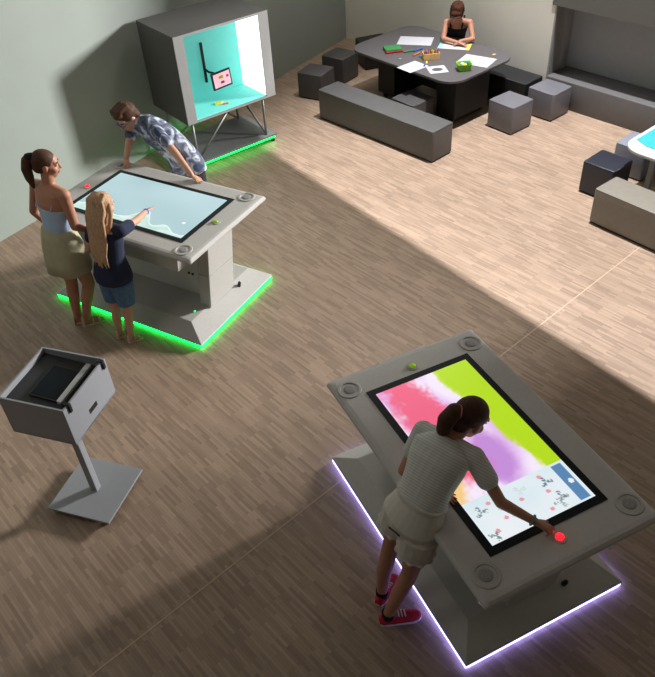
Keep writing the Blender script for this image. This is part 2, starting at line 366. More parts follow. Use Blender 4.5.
m = MB(); m.box((0, -.345, .058), (1.10, .014, .022)); m.box((-.545, 0, .058), (.014, .66, .022)); m.box((0, .345, .058), (1.1, .014, .022)); m.build('light_strip', 'green_led', pf)
for u in (-.53, .53):
    for v in (-.33, .33):
        m = MB(); m.cap((u, v, 0), .022, (u, v, .03), .02, dome=False); m.tube((u, v, .03), (u, v, .075), .01); m.build('levelling_foot', 'blackp', cab)
for u, v in ((-.5, -.32), (.45, -.32), (-.5, .3), (.45, .3)):
    m = MB(); m.tube((u, v, .098), (u, v, Z0+.005), .014); m.build('leg', 'steel', cab, smooth=True)
for p, q in (((-.5, -.32, .11), (.02, -.3, Z0)), ((.45, -.32, .11), (.43, .3, Z0-.02)), ((-.5, .3, .11), (-.5, -.3, Z0-.02)), ((-.1, .3, Z0), (.45, .3, .11))):
    m = MB(); m.tube(p, q, .013); m.build('brace', 'steel', cab, smooth=True)
m = MB()
for i in range(8):
    t0, t1 = i/8, (i+1)/8; f = lambda t: (-.02-.16*t, -.1+.1*t, Z0-.13*math.sin(pi*t))
    m.cap(f(t0), .004, f(t1), .004, 8)
m.build('cable', 'blackp', cab)
# screen on its rail
tb = thing('wall_tablet', 'black tablet with pink screen on swivel rail inside the turquoise cabinet', 'tablet', (-1.117, 8.407, 0), .627)
m = MB(); m.box((-.03, vB-.012, 1.0), (.028, .022, .45)); rail = m.build('rail', 'blackp', tb, bevel=.003)
X = Matrix.Translation((.08, vB-.17, .825)) @ Matrix.Rotation(.12, 4, 'Z') @ Matrix.Rotation(-.12, 4, 'X')
m = MB(); m.cap((-.03, vB-.02, .93), .012, (-.02, vB-.08, .91), .012); m.cap((-.02, vB-.08, .91), .012, (.06, vB-.15, .88), .012); m.build('swivel_arm', 'blackp', tb)
m = MB(); m.box((0, .0, 0), (.27, .022, .19), X); fr = m.build('tablet_frame', 'blackp', tb, bevel=.004)
m = MB(); m.box((0, -.0115, 0), (.232, .003, .15), X); sc = m.build('tablet_screen', 'pinkscr', fr)
m = MB(); m.box((-.01, -.014, .03), (.06, .002, .03), X); m.build('yellow_figure', 'yellow', sc)
for cc, dd2 in (((.0, -.014, -.03), (.05, .002, .025)), ((.08, -.014, .02), (.03, .002, .025))):
    m = MB(); m.box(cc, dd2, X); m.build('red_figure', 'redp', sc)
R627 = Matrix.Translation((-1.117, 8.407, 0)) @ Matrix.Rotation(.627, 4, 'Z')
def lump(name, mm, c, pts, h, label, cat, rz=0, grp=None):
    me = MB(); me.prism(pts, 0, h); o = me.build(name, mm, None, bevel=min(.004, h*.3)); return tag(at(o, R627 @ V(c), rz), label, cat, grp)
lump('card_shape', 'yellow', (-.06, -.20, Z0+.0345), [(-.06, -.02), (.02, -.03), (.06, .01), (.0, .035), (-.05, .03)], .012, 'yellow cut-out shape lying on the turquoise stage floor', 'toy', .6)
lump('card_shape', 'orange', (-.02, -.265, Z0+.0345), [(-.04, -.015), (.04, -.015), (.05, .012), (-.03, .018)], .01, 'small orange-red cut-out shape lying in front of the yellow one', 'toy', .4)

# ------------------------------------------------------------------ upholstered cubes and benches
def pouf(name, w, d, h, m):
    """soft block standing on the origin: upholstery plus piping round the top"""
    r = bpy.data.objects.new(name, None); COL.objects.link(r)
    b = MB(); b.box((0, 0, .012+(h-.012)/2), (w, d, h-.012)); up = b.build('upholstery', m, r, bevel=.018, seg=4)
    p = MB(); P = [V((x, y, h-.006)) for x, y in rrect(w-.008, d-.008, .02, 3)]
    for i in range(len(P)): p.cap(P[i], .004, P[(i+1) % len(P)], .004, 6, dome=False)
    p.build('piping', m, up, smooth=True)
    b = MB(); b.box((0, 0, .008), (w-.03, d-.03, .016)); b.build('plinth', 'blackp', r)
    return r
def clone(o, parent=None):
    c = o.copy(); COL.objects.link(c)
    if parent: c.parent = parent
    for ch in list(o.children): clone(ch, c)
    return c
SEATS = [('grey_vinyl', .375, .37, .338, 2.371, 8.397, -.93, 'grey cube stool standing alone in front of the black table'),
         ('grey_vinyl', .375, .37, .338, 2.911, 8.678, -.9, 'grey cube stool pushed against the end of the niche bench'),
         ('mid_vinyl', .37, .36, .34, .09, 9.74, -.55, 'dark grey cube stool nearest the lit cabinet, with green sheen'),
         ('mid_vinyl', .37, .36, .34, .44, 10.26, -.70, 'dark grey cube stool second from the lit cabinet, by the left wall'),
         ('navy_vinyl', .355, .35, .345, 2.975, 6.757, -.88, 'black cube stool at the near corner of the white table'),
         ('blue_vinyl', .36, .36, .34, 3.44, 7.12, -.88, 'blue-grey cube stool half hidden behind the white table'),
         ('mid_vinyl', .37, .36, .34, 1.23, 8.64, -.9, 'dark grey cube stool tucked under the black table')]
first = {}
for mm, w, d, h, x, y, a, lab in SEATS:
    if mm not in first: first[mm] = o = pouf('cube_stool', w, d, h, mm)
    else: o = clone(first[mm])
    at(o, (x, y, 0), a); tag(o, lab, 'stool', 'cube stools')
o = pouf('upholstered_bench', 1.86, .35, .375, 'bench_vinyl'); tag(at(o, (.837, 8.407, 0), -.853), 'long grey upholstered bench in front of the black table', 'bench')
o = pouf('upholstered_bench', 1.55, .34, .375, 'olive_vinyl'); tag(at(o, (3.25, 5.66, 0), -.93), 'olive grey upholstered bench at the right, beside the white table', 'bench')
o = pouf('upholstered_bench', 1.10, .36, .34, 'black_vinyl'); tag(at(o, (2.43, 9.33, 0), -.90), 'black upholstered bench behind the black table, by the back wall', 'bench')
o = pouf('cube_stool', .42, .40, .34, 'black_vinyl'); tag(at(o, (.95, 10.70, 0), .30), 'black cube stool behind the left corner of the black table', 'stool', 'cube stools')

# ------------------------------------------------------------------ black activity table
TX, TY, TR, TZ = 1.53, 9.30, -.90, .635
bt = thing('activity_table', 'large black activity table with rounded corners, covered with drawings', 'table', (TX, TY, 0), TR)
m = MB(); m.prism(rrect(1.80, 1.2, .24, 10), TZ-.032, TZ); tp = m.build('tabletop', 'table_black', bt, bevel=.006, seg=2)
for s in (-.86, 1.12):
    m = MB(); m.box((s*.52, -.02, .325), (.30, .62, .52)); m.build('pedestal', 'table_base', bt, bevel=.004)
    for k in (-1, 1):
        m = MB(); m.cap((s*.58, -.02+k*.27-.012, .033), .033, (s*.58, -.02+k*.27+.012, .033), .033, dome=False); m.box((s*.58, -.02+k*.27, .065), (.04, .03, .02)); m.build('caster', 'blackp', bt)
m = MB(); m.box((0, .12, .36), (.72, .10, .44)); m.build('modesty_panel', 'table_base', bt)
wt = thing('activity_table', 'white table with rounded corners cut off by the right edge', 'table', (3.95, 6.22, 0), -.90)
m = MB(); m.prism(rrect(1.75, 1.15, .22, 10), .575, .605); m.build('tabletop', 'table_white', wt, bevel=.006)
for u in (-.62, .62):
    for v in (-.3, .3):
        m = MB(); m.box((u, v, .29), (.055, .055, .58)); m.build('leg', 'steel', wt, bevel=.003)
m = MB(); m.box((0, 0, .545), (1.3, .6, .06)); m.build('underframe', 'table_base', wt)

# papers, books and pens on the tables
def quad(name, pts, z, m, label, cat, h=.0012, grp=None):
    c = sum((V(p) for p in pts), V((0, 0)))/len(pts)
    b = MB(); b.prism([V(p)-c for p in pts], 0, h); o = b.build(name, m); return tag(at(o, (c.x, c.y, z)), label, cat, grp)
def drawn(name, c, w, d, rz, z, fn, label):
    o = painted(name, w, d, 48, 36, fn, 'drawing'); tag(at(o, (c[0], c[1], z), rz), label, 'paper', 'drawing papers'); return o
PZ = TZ+.0015
W_ = (184, 184, 190)
def blank(u, v): return W_
def kid_draw(u, v):
    if u < .12: return mixc((120, 190, 220), W_, noise.noise((u*20, v*9, 1))*.5+.3)
    if u > .86 : return (232, 208, 90)
    if noise.noise((u*5, v*5, 3)) > .18: return mixc(W_, (235, 190, 160), .6)
    return W_
def oval(u, v):
    return (78, 76, 74) if ((u-.5)/.3)**2+((v-.5)/.24)**2 < 1 else W_
def scrib(k, thr=.012):
    def f(u, v): return mixc(W_, k, .7) if (abs(noise.noise((u*4, v*4, 7))) < .09 and .2 < u < .8 and .2 < v < .8) else W_
    return f
drawn('paper_sheet', (1.40, 9.70), .44, .30, -.30, PZ, blank, 'wide blank white sheet at the back of the black table')
drawn('paper_sheet', (1.86, 9.43), .40, .24, -.36, PZ, kid_draw, 'coloured drawing lying under the arms of the seated child')
drawn('paper_sheet', (1.25, 8.84), .30, .24, .62, PZ, scrib((200, 130, 130)), 'white sheet with faint red drawing at the front of the black table')
drawn('paper_sheet', (1.525, 8.70), .22, .22, .1, PZ+.001, oval, 'small white sheet with a grey oval drawn on it')
drawn('paper_sheet', (2.03, 8.89), .40, .30, -.62, PZ, scrib((150, 120, 200)), 'white sheet with purple drawing at the right corner of the black table')
def book(c, rz, z, w, d, h, m, label):
    t = thing('book', label, 'book', (c[0], c[1], z), rz, 'books on the black table')
    b = MB(); b.box((0, 0, h-.002), (w, d, .004)); b.box((0, 0, .002), (w, d, .004)); b.box((-w/2+.002, 0, h/2), (.004, d, h)); b.build('cover', m, t)
    b = MB(); b.box((.003, 0, h/2), (w-.012, d-.012, h-.009)); b.build('pages', 'pages' if m != 'redp' else 'redp', t)
book((1.075, 9.40), .15, TZ+.0005, .22, .17, .022, 'redp', 'red book lying underneath the green book')
book((1.07, 9.41), .12, TZ+.0228, .21, .165, .018, 'greenp', 'green book lying on top of the red book')
# pencil box and its pencils
px = thing('pencil_box', 'small pale wooden box full of coloured pencils on the black table', 'box', (1.50, 9.055, TZ), .05)
b = MB(); b.box((0, 0, .004), (.20, .12, .008)); b.build('bottom', 'wood', px)
for c, d in (((0, -.056, .04), (.20, .008, .08)), ((0, .056, .04), (.20, .008, .08)), ((-.096, 0, .04), (.008, .104, .08)), ((.096, 0, .04), (.008, .104, .08))):
    b = MB(); b.box(c, d); b.build('side_panel', 'wood', px, bevel=.001)
def pencil(p, q, m, label, grp, r=.005):
    p, q = V(p), V(q); w = (q-p).normalized(); L = (q-p).length
    t = thing('coloured_pencil', label, 'pencil', p, 0, grp); t.rotation_mode = 'QUATERNION'; t.rotation_quaternion = w.to_track_quat('Z', 'Y')
    b = MB(); b.tube((0, 0, 0), (0, 0, L-.02), r, 6); b.build('barrel', m, t)
    b = MB(); b.cap((0, 0, L-.02), r, (0, 0, L), .001, 6, dome=False); b.build('tip', m if r > .006 else 'wood', t)
kk = ['redp', 'bluep', 'orange', 'greenp', 'yellow', 'purple', 'redp', 'wood', 'orange', 'bluep', 'redp', 'yellow', 'greenp', 'orange']
for i, k in enumerate(kk):
    x = -.082+(i % 7)*.027; y = -.028 if i < 7 else .026
    p = Matrix.Translation((1.50, 9.055, TZ)) @ Matrix.Rotation(.05, 4, 'Z')
    pencil(p @ V((x, y, .012)), p @ V((x+random.uniform(-.008, .008), y+random.uniform(-.012, .012), .115+random.uniform(-.012, .02))), k, 'coloured pencil standing in the small wooden box', 'pencils in the wooden box', .0065)
for (c, a, L, k, lab) in (((1.27, 9.33), .35, .15, 'greenp', 'thick green crayon lying farthest left beside the pencil box'), ((1.39, 9.36), .55, .16, 'bluep', 'blue crayon lying behind the green crayons left of the pencil box'),
                       ((1.35, 9.22), .75, .14, 'orange', 'orange crayon lying just left of the pencil box'), ((1.41, 9.14), .3, .09, 'greenp', 'short green crayon touching the left side of the pencil box'),
                       ((1.40, 8.86), 1.2, .11, 'bluep', 'blue crayon lying between the two small sheets'), ((1.43, 8.92), 1.4, .09, 'yellow', 'yellow crayon lying between the two small sheets')):
    dv = V((math.cos(a), math.sin(a), 0))*L/2; cv = V((c[0], c[1], TZ+.0105)); pencil(cv-dv, cv+dv, k, lab, 'loose crayons on the black table', .0095)
bk = thing('basket', 'small lime green plastic basket on the black table', 'basket', (1.83, 8.64, TZ), .1)
b = MB(); R_ = lambda w, d, r, z: [V((p[0], p[1], z)) for p in rrect(w, d, r, 4)]
b.loft([R_(.13, .11, .02, 0), R_(.165, .14, .025, .075), R_(.175, .15, .027, .077), R_(.175, .15, .027, .083), R_(.155, .13, .022, .08), R_(.122, .10, .018, .008)]); b.build('basket_body', 'lime', bk)
for dx, dy, k, lab in ((-.025, .0, 'paper', 'white ball inside the lime basket'), (.03, .01, 'bluep', 'blue ball inside the lime basket'), (.0, -.035, 'yellow', 'yellow ball inside the lime basket')):
    b = MB(); b.ell((0, 0, .027), (.027, .026, .027)); tag(at(b.build('small_ball', k, smooth=True), (1.83+dx, 8.64+dy, TZ+.038)), lab, 'ball', 'balls in the lime basket')
b = MB(); b.prism(rrect(.05, .028, .008, 3), 0, .012); tag(at(b.build('eraser', 'wood', bevel=.003), (2.27, 9.03, TZ), .4), 'small beige eraser near the right corner of the black table', 'eraser')
b = MB(); b.prism(rrect(.035, .022, .006, 3), 0, .012); tag(at(b.build('eraser', 'concrete', bevel=.003), (1.13, 9.10, TZ), .2), 'small grey eraser in front of the books', 'eraser')
quad('cut_out_sheet', [(3.17, 6.66), (3.42, 6.86), (3.55, 6.60), (3.30, 6.38), (3.21, 6.50)], .606, 'cyan_sheet', 'turquoise sheet lying on the white table', 'paper', .003)

# ------------------------------------------------------------------ trolley stand
tr = thing('display_stand', 'grey stand with open box top on a single post and square foot', 'stand', (-1.65, 3.24, 0), -.348)
m = MB(); m.box((0, 0, .052), (.465, .465, .016)); m.build('foot_plate', 'trolley', tr, bevel=.002)
for u, v in ((-.19, -.19), (.19, -.19), (.19, .19), (-.19, .19)):
    m = MB(); m.cap((u-.009, v, .02), .02, (u+.009, v, .02), .02, dome=False); m.box((u, v, .038), (.03, .03, .014)); m.build('caster', 'blackp', tr)
m = MB(); m.box((0, .0, .41), (.05, .05, .72)); m.build('post', 'trolley', tr, bevel=.004)
Xb = Matrix.Rotation(.0, 4, 'Z') @ Matrix.Translation((-.06, .069, 0))
w, d, z0, z1 = .452, .468, .735, 1.032
m = MB(); m.box((0, 0, z0+.006), (w, d, .012), Xb)
m.box((0, d/2-.006, (z0+z1)/2), (w, .012, z1-z0), Xb); m.box((0, -d/2+.006, (z0+z1)/2), (w, .012, z1-z0), Xb); m.box((-w/2+.006, 0, (z0+z1)/2), (.012, d-.024, z1-z0), Xb)
m.box((w/2-.006, 0, (z0+z1)/2), (.012, d-.024, z1-z0), Xb)
bxm = m.build('box', 'trolley', tr)
m = MB(); m.box((w/2+.0005, .0, z0+.095), (.002, .085, .035), Xb); m.build('handle_slot', 'blackp', bxm)
m = MB(); m.loft([[Xb @ V(p) for p in ((-w/2+.013, -d/2+.013, z1-.05), (w/2-.013, -d/2+.013, z1-.085), (w/2-.013, d/2-.013, z1-.085), (-w/2+.013, d/2-.013, z1-.05))],
                  [Xb @ V(p) for p in ((-w/2+.013, -d/2+.013, z1-.04), (w/2-.013, -d/2+.013, z1-.075), (w/2-.013, d/2-.013, z1-.075), (-w/2+.013, d/2-.013, z1-.04))]]); m.build('inner_tray', 'trolley_in', tr)
for v in (-.18, .2):
    m = MB(); m.box((w/2-.008, v, z1+.004), (.04, .022, .01), Xb); m.box((w/2+.006, v, z1-.025), (.012, .022, .062), Xb); m.build('bracket', 'blackp', bxm, bevel=.003)
RB = Matrix.Translation((-1.65, 3.24, 0)) @ Matrix.Rotation(-.348, 4, 'Z')
tb2 = thing('tablet', 'black tablet lying flat inside the open grey stand', 'tablet', RB @ V((-.05, .07, z1-.048)), -.348); tb2.rotation_euler = (0, .08, -.348)
m = MB(); m.box((0, 0, 0), (.20, .27, .014)); cs = m.build('casing', 'blackp', tb2, bevel=.003)
m = MB(); m.box((0, 0, .008), (.18, .25, .002)); m.build('dark_screen', 'bezel', cs)
m = MB(); m.prism(rrect(.035, .34, .008, 3), 0, .022); o = m.build('light_bar', 'pen', bevel=.003)
tag(o, 'pale bar lying across the front of the open stand box', 'bar'); o.location = RB @ V((.075, .085, z1-.045)); o.rotation_euler = (0, .08, -.348)

# ------------------------------------------------------------------ people
def frame(right, fwd):
    r = V(right).normalized(); f = V(fwd); f = (f-r*f.dot(r)).normalized(); return r, f, r.cross(f)
def headM(c, fwd, up=(0, 0, 1)):
    f = V(fwd).normalized(); u = V(up); r = f.cross(u).normalized(); u = r.cross(f)
    Mx = Matrix((r, f, u)).transposed().to_4x4(); Mx.translation = V(c); return Mx
def head(b, H, s):
    """skull, face, nose, chin and ears in the head frame (x right, y forward)"""
    S = H @ Matrix.Scale(s, 4)
    b.ell((0, -.012, .028), (.074, .094, .084), S, 20, 12); b.ell((0, .026, -.03), (.060, .064, .078), S); b.ell((0, .047, -.088), (.033, .034, .026), S)
    b.ell((.03, .05, -.035), (.03, .035, .03), S); b.ell((-.03, .05, -.035), (.03, .035, .03), S); b.ell((0, .06, .03), (.055, .03, .03), S)
    q = lambda p: S @ V(p)
    b.cap(q((0, .088, .012)), .008*s, q((0, .107, -.026)), .012*s, 10); b.ell((0, .092, -.03), (.018, .013, .010), S, 12, 7)
    b.ell((0, .083, -.06), (.022, .010, .008), S, 12, 7); b.ell((0, .081, -.072), (.019, .010, .007), S, 12, 7)
    for k in (-1, 1): b.ell((k*.075, -.008, -.012), (.011, .02, .032), S, 12, 8)
def face(body, H, s, hairm, glasses=False):
    S = H @ Matrix.Scale(s, 4)
    for k in (-1, 1):
        e = MB(); e.ell((k*.029, .079, .004), (.013, .010, .0085), S, 14, 9); ey = e.build('eye', 'eyew', body, smooth=True)
        e = MB(); e.ell((k*.029, .0865, .004), (.006, .0045, .006), S, 12, 7); e.build('iris', 'iris', body, smooth=True)
        e = MB(); e.limb([S @ V(p) for p in ((k*.046, .079, .022), (k*.03, .089, .028), (k*.014, .091, .024))], [.003*s, .0045*s, .003*s], 8); e.build('eyebrow', hairm, body, smooth=True)
    e = MB(); e.ell((0, .092, -.060), (.019, .005, .005), S, 12, 7); e.ell((0, .090, -.069), (.016, .005, .0055), S, 12, 7); e.build('lips', 'lips', body, smooth=True)
    return S
def hand(b, wr, dr, up, side, s=1.0, curl=(.25, .3, .25), spread=.1, thumb=.7, flexs=None):
    """palm, four jointed fingers and a thumb; side=+1 puts the thumb to dr x up"""
    d = V(dr).normalized(); u = V(up); u = (u-d*u.dot(d)).normalized(); w = d.cross(u)*side; wr = V(wr)
    R = []
    for t, hw, th in ((-.01, .020, .015), (.02, .026, .015), (.06, .036, .014), (.085, .037, .012), (.095, .033, .009)):
        R.append(b.ring(wr+d*t*s, w*hw*s, u*th*s, 14))
    b.loft(R)
    for k, (off, L, r) in enumerate(((.028, .068, .0088), (.0095, .076, .0090), (-.0095, .070, .0086), (-.028, .054, .0078))):
        p = wr+d*.086*s+w*off*s; a = 0; lat = spread*(off/.028)
        cu = curl if flexs is None else flexs[k]
        for j, fr in enumerate((.46, .30, .24)):
            a += cu[j]
            v = (d*math.cos(a)-u*math.sin(a)+w*lat*math.cos(a)).normalized(); q = p+v*L*fr*s
            b.cap(p, r*s*(1-.08*j), q, r*s*(.92-.08*j), 10); p = q
    p = wr+d*.022*s+w*.022*s-u*.004*s; v = (d*math.cos(thumb)+w*math.sin(thumb)-u*.15).normalized()
    q = p+v*.046*s; b.cap(p, .014*s, q, .0105*s, 10)
    v2 = (v+d*.35-u*.15).normalized(); b.cap(q, .0105*s, q+v2*.030*s, .008*s, 10)
def torso(b, spine, R0, R1, st, n=24, sq=.92):
    """ellipse rings along a quadratic spine; st = list of (t, half width, half depth, forward shift)"""
    A, B, C = [V(p) for p in spine]; R0, R1 = V(R0), V(R1); rings = []
    for t, hw, hd, sh in st:
        c = A*(1-t)**2+B*2*t*(1-t)+C*t*t; tg = ((B-A)*(1-t)+(C-B)*t).normalized()
        r = (R0*(1-t)+R1*t); r = (r-tg*r.dot(tg)).normalized(); f = tg.cross(r)
        rings.append(b.ring(c+f*sh, r*hw, f*hd, n, sq))
    b.loft(rings)
def infl(st, d, t0=-9, t1=9): return [(t, w+d, k+d, s) for t, w, k, s in st if t0 <= t <= t1]
def foot(b, an, toe, r=.03, s=1.0):
    an, toe = V(an), V(toe); d = V((toe.x-an.x, toe.y-an.y, 0)).normalized(); heel = V((an.x, an.y, r*.9))-d*.028*s
    b.cap(an, r*1.0, heel, r*.9, 12); b.cap(heel, r*.9, V((toe.x, toe.y, .018))-d*.02, r*.75, 12, flat=.7); b.cap(an, r*.95, V((toe.x, toe.y, .02))-d*.05, r*.9, 12)
def shoe(par, an, toe, m, sole='white', s=1.0, hi=.075):
    an, toe = V(an), V(toe); d = V((toe.x-an.x, toe.y-an.y, 0)).normalized(); w = V((-d.y, d.x, 0)); h = V((an.x, an.y, 0))-d*.05*s; L = (V((toe.x, toe.y, 0))-h).length
    b = MB(); R = []
    for t, hw, z in ((-.03, .024, hi*.9), (.08, .037, hi*1.12), (.30, .041, hi*1.12), (.52, .043, hi*.98), (.78, .046, hi*.74), (.94, .036, hi*.62), (1.02, .018, hi*.5)):
        c = h+d*L*t; R.append([c+w*hw*s*math.cos(a)+V((0, 0, .016+(z-.016)*max(0, math.sin(a))**.7)) for a in [pi*k/10 for k in range(11)]])
    b.loft(R); sh = b.fuse('shoe', m, par, .004, 3)
    b = MB(); P = [h+d*L*t+w*k for t, k in ((-.03, 0), (0, .030*s), (.15, .040*s), (.5, .043*s), (.8, .048*s), (.95, .037*s), (1.03, .014*s), (1.03, -.014*s), (.95, -.037*s), (.8, -.048*s), (.5, -.043*s), (.15, -.040*s), (0, -.030*s))]
    b.loft([[p+V((0, 0, z)) for p in P] for z in (0, .024)]); b.build('sole', sole, sh, bevel=.004)
    b = MB()
    for t in (.45, .53, .61): c = h+d*L*t; b.cap(c-w*.022*s+V((0, 0, hi*(1.42-.8*t))), .004, c+w*.022*s+V((0, 0, hi*(1.42-.8*t))), .004, 8)
    b.build('laces', 'white', sh)
    return sh
def sandal(par, an, toe, m, s=1.0):
    an, toe = V(an), V(toe); d = V((toe.x-an.x, toe.y-an.y, 0)).normalized(); w = V((-d.y, d.x, 0)); h = V((an.x, an.y, 0))-d*.05*s; L = (V((toe.x, toe.y, 0))-h).length
    b = MB(); P = [h+d*L*t+w*k for t, k in ((-.03, 0), (0, .026*s), (.15, .034*s), (.5, .034*s), (.8, .041*s), (1.0, .022*s), (1.05, 0), (1.0, -.022*s), (.8, -.041*s), (.5, -.034*s), (.15, -.034*s), (0, -.026*s))]
    b.loft([[p+V((0, 0, z)) for p in P] for z in (0, .014)]); so = b.build('sandal', m, par, bevel=.003)
    b = MB()
    for t, hh, ww in ((.78, .045, .040), (.5, .064, .036), (.08, .07, .036)):
        c = h+d*L*t; pts = [c+w*ww*s*math.cos(pi*k/8)+V((0, 0, .01+hh*s*math.sin(pi*k/8))) for k in range(9)]
        for i in range(8): b.cap(pts[i], .008*s, pts[i+1], .008*s, 8)
    b.build('strap', m, so, smooth=True)

# --- woman in blue top, olive skirt
wm = thing('person', 'young woman with dark ponytail, pale blue top and olive skirt, beside the green-lit table', 'person', (-2.12, 5.12, 0))
r = V((.80, -.60, 0)); f = V((.60, .80, 0))
sp = ((-2.06, 5.09, .77), (-2.06, 5.10, 1.05), (-2.03, 5.115, 1.385))
st = [(0, .135, .10, 0), (.12, .165, .118, -.01), (.25, .152, .108, 0), (.42, .122, .086, .005), (.6, .135, .095, .01), (.78, .150, .10, .005), (.9, .150, .078, 0), (.97, .085, .06, 0), (1.0, .055, .052, 0)]
shR, shL = V((-1.90, 5.01, 1.33)), V((-2.165, 5.21, 1.33)); elR, waR = V((-1.885, 4.985, 1.075)), V((-1.80, 5.055, .985)); elL, waL = V((-2.285, 5.29, 1.06)), V((-2.20, 5.30, .90))
H = headM((-2.005, 5.135, 1.535), (.95, .22, -.16)); hs_ = .94
b = MB(); torso(b, sp, r, r, st)
b.cap((-2.03, 5.115, 1.36), .05, (-2.015, 5.125, 1.47), .05); head(b, H, hs_)
b.limb([shR, elR, waR], [.047, .036, .024]); b.limb([shL, elL, waL], [.047, .036, .024])
b.cap(shR, .05, V((-2.0, 5.09, 1.35)), .045); b.cap(shL, .05, V((-2.06, 5.14, 1.35)), .045)
hand(b, waR+V((.02, .018, -.01)), (.75, .6, -.25), (.2, .1, 1), 1, .9, thumb=.5); hand(b, waL+V((.0, -.0, -.01)), (.55, -.35, -.75), (-.5, .8, .2), 1, .9)
kL, kR = V((-2.125, 5.16, .45)), V((-1.965, 5.10, .45)); aL, aR = V((-2.17, 5.155, .075)), V((-2.085, 5.115, .075))
b.limb([V((-2.12, 5.13, .78)), kL, V((-2.145, 5.145, .30)), aL], [.082, .052, .05, .034]); b.limb([V((-1.99, 5.05, .78)), kR, V((-2.02, 5.09, .30)), aR], [.082, .052, .05, .034])
tL, tR = (-2.06, 5.17), (-1.955, 5.165)
foot(b, aL, tL+(0,)); foot(b, aR, tR+(0,))
body = b.fuse('body', 'skin', wm, .0062); face(body, H, hs_, 'dark_hair')
b = MB(); S = H @ Matrix.Scale(hs_, 4); b.ell((0, -.022, .036), (.081, .098, .088), S, 20, 12); b.ell((0, -.055, -.015), (.068, .06, .06), S); hr = b.fuse('hair', 'dark_hair', wm, .006, 3)
q = lambda p: S @ V(p); b = MB(); b.ell((0, -.118, .062), (.028, .026, .028), S)
b.limb([q((0, -.112, .06)), q((0, -.145, .035)), q((.0, -.152, -.04)), q((0, -.138, -.12)), q((0, -.118, -.20))], [.024, .036, .040, .034, .012]); b.fuse('ponytail', 'dark_hair', hr, .006, 2)
b = MB(); b.cap(q((0, -.105, .066)), .031, q((0, -.128, .062)), .031); b.build('hair_tie', 'tankblack', hr, smooth=True)
b = MB(); torso(b, sp, r, r, [(.30, .142, .105, 0), (.42, .135, .10, .004), (.6, .146, .106, .012), (.72, .155, .112, .014)]); tpb = b.fuse('top', 'lightblue', wm, .006, 2)
b = MB()
for k in (-1, 1): b.limb([V((-2.04, 5.11, 1.25))+r*k*.085+f*.10, V((-2.035, 5.112, 1.378))+r*k*.092+f*.01, V((-2.04, 5.11, 1.22))+r*k*.085-f*.098], [.006, .006, .006], 8)
b.build('shoulder_strap', 'lightblue', tpb, smooth=True)
b = MB(); RR = []
for z, hw, hd in ((1.02, .140, .106), (.95, .166, .126), (.86, .190, .146), (.75, .202, .160), (.645, .206, .166)):
    c = V((-2.06, 5.09, z)); RR.append(b.ring(c+f*(-.008), r*hw, f*hd, 36, .95))
for i in range(1, 5):
    for k in range(36):
        RR[i][k] += (RR[i][k]-V((-2.06, 5.09, RR[i][k].z)))*.025*i*.5*math.sin(k*pi/3)
b.loft(RR); b.build('skirt', 'olive', wm, smooth=True)
sandal(wm, aL, tL+(0,), 'tan', 1.0); sandal(wm, aR, tR+(0,), 'tan', 1.0)

# --- girl with long blond hair, navy shirt
gl = thing('person', 'girl with long blond hair, navy shirt and denim shorts touching the pale screen', 'person', (-1.72, 4.88, 0))
r = V((.848, -.53, 0)); f = V((.53, .848, 0))
sp = ((-1.665, 4.885, .62), (-1.665, 4.88, .86), (-1.628, 4.925, 1.12))
st = [(0, .105, .082, 0), (.14, .125, .095, -.008), (.35, .11, .08, 0), (.55, .112, .08, .004), (.75, .122, .084, .004), (.9, .118, .068, 0), (.97, .07, .052, 0), (1.0, .045, .044, 0)]
shR, shL = V((-1.512, 4.868, 1.075)), V((-1.745, 4.995, 1.075)); elR, waR = V((-1.432, 5.09, 1.03)), V((-1.395, 5.29, .985)); elL, waL = V((-1.82, 4.955, .89)), V((-1.80, 5.06, .74))
H = headM((-1.618, 4.955, 1.255), (.52, .82, -.28)); hs_ = .92
b = MB(); torso(b, sp, r, r, st); b.cap((-1.63, 4.925, 1.10), .04, (-1.62, 4.935, 1.20), .042); head(b, H, hs_)
b.limb([shR, elR, waR], [.037, .030, .021]); b.limb([shL, elL, waL], [.037, .030, .021])
b.cap(shR, .04, V((-1.60, 4.91, 1.09)), .038); b.cap(shL, .04, V((-1.66, 4.945, 1.09)), .038)
hand(b, waR, (.2, .9, -.25), (-.2, .35, .9), -1, .88, curl=(.05, .12, .1), spread=.38, thumb=1.0); hand(b, waL, (.15, .5, -.8), (-.8, .3, 0), -1, .72)
kL, kR = V((-1.745, 4.925, .36)), V((-1.62, 4.85, .36)); aL, aR = V((-1.765, 4.915, .06)), V((-1.655, 4.842, .06))
b.limb([V((-1.72, 4.915, .63)), kL, V((-1.756, 4.917, .22)), aL], [.065, .042, .040, .027]); b.limb([V((-1.61, 4.85, .63)), kR, V((-1.64, 4.843, .22)), aR], [.065, .042, .040, .027])
tL, tR = (-1.68, 4.965), (-1.575, 4.875)
foot(b, aL, tL+(0,), .026, .85); foot(b, aR, tR+(0,), .026, .85)
body = b.fuse('body', 'skin2', gl, .0055); face(body, H, hs_, 'blonde')
S = H @ Matrix.Scale(hs_, 4); q = lambda p: S @ V(p)
b = MB(); b.ell((0, -.018, .036), (.083, .097, .088), S, 20, 12); b.ell((0, -.06, -.04), (.08, .06, .09), S)
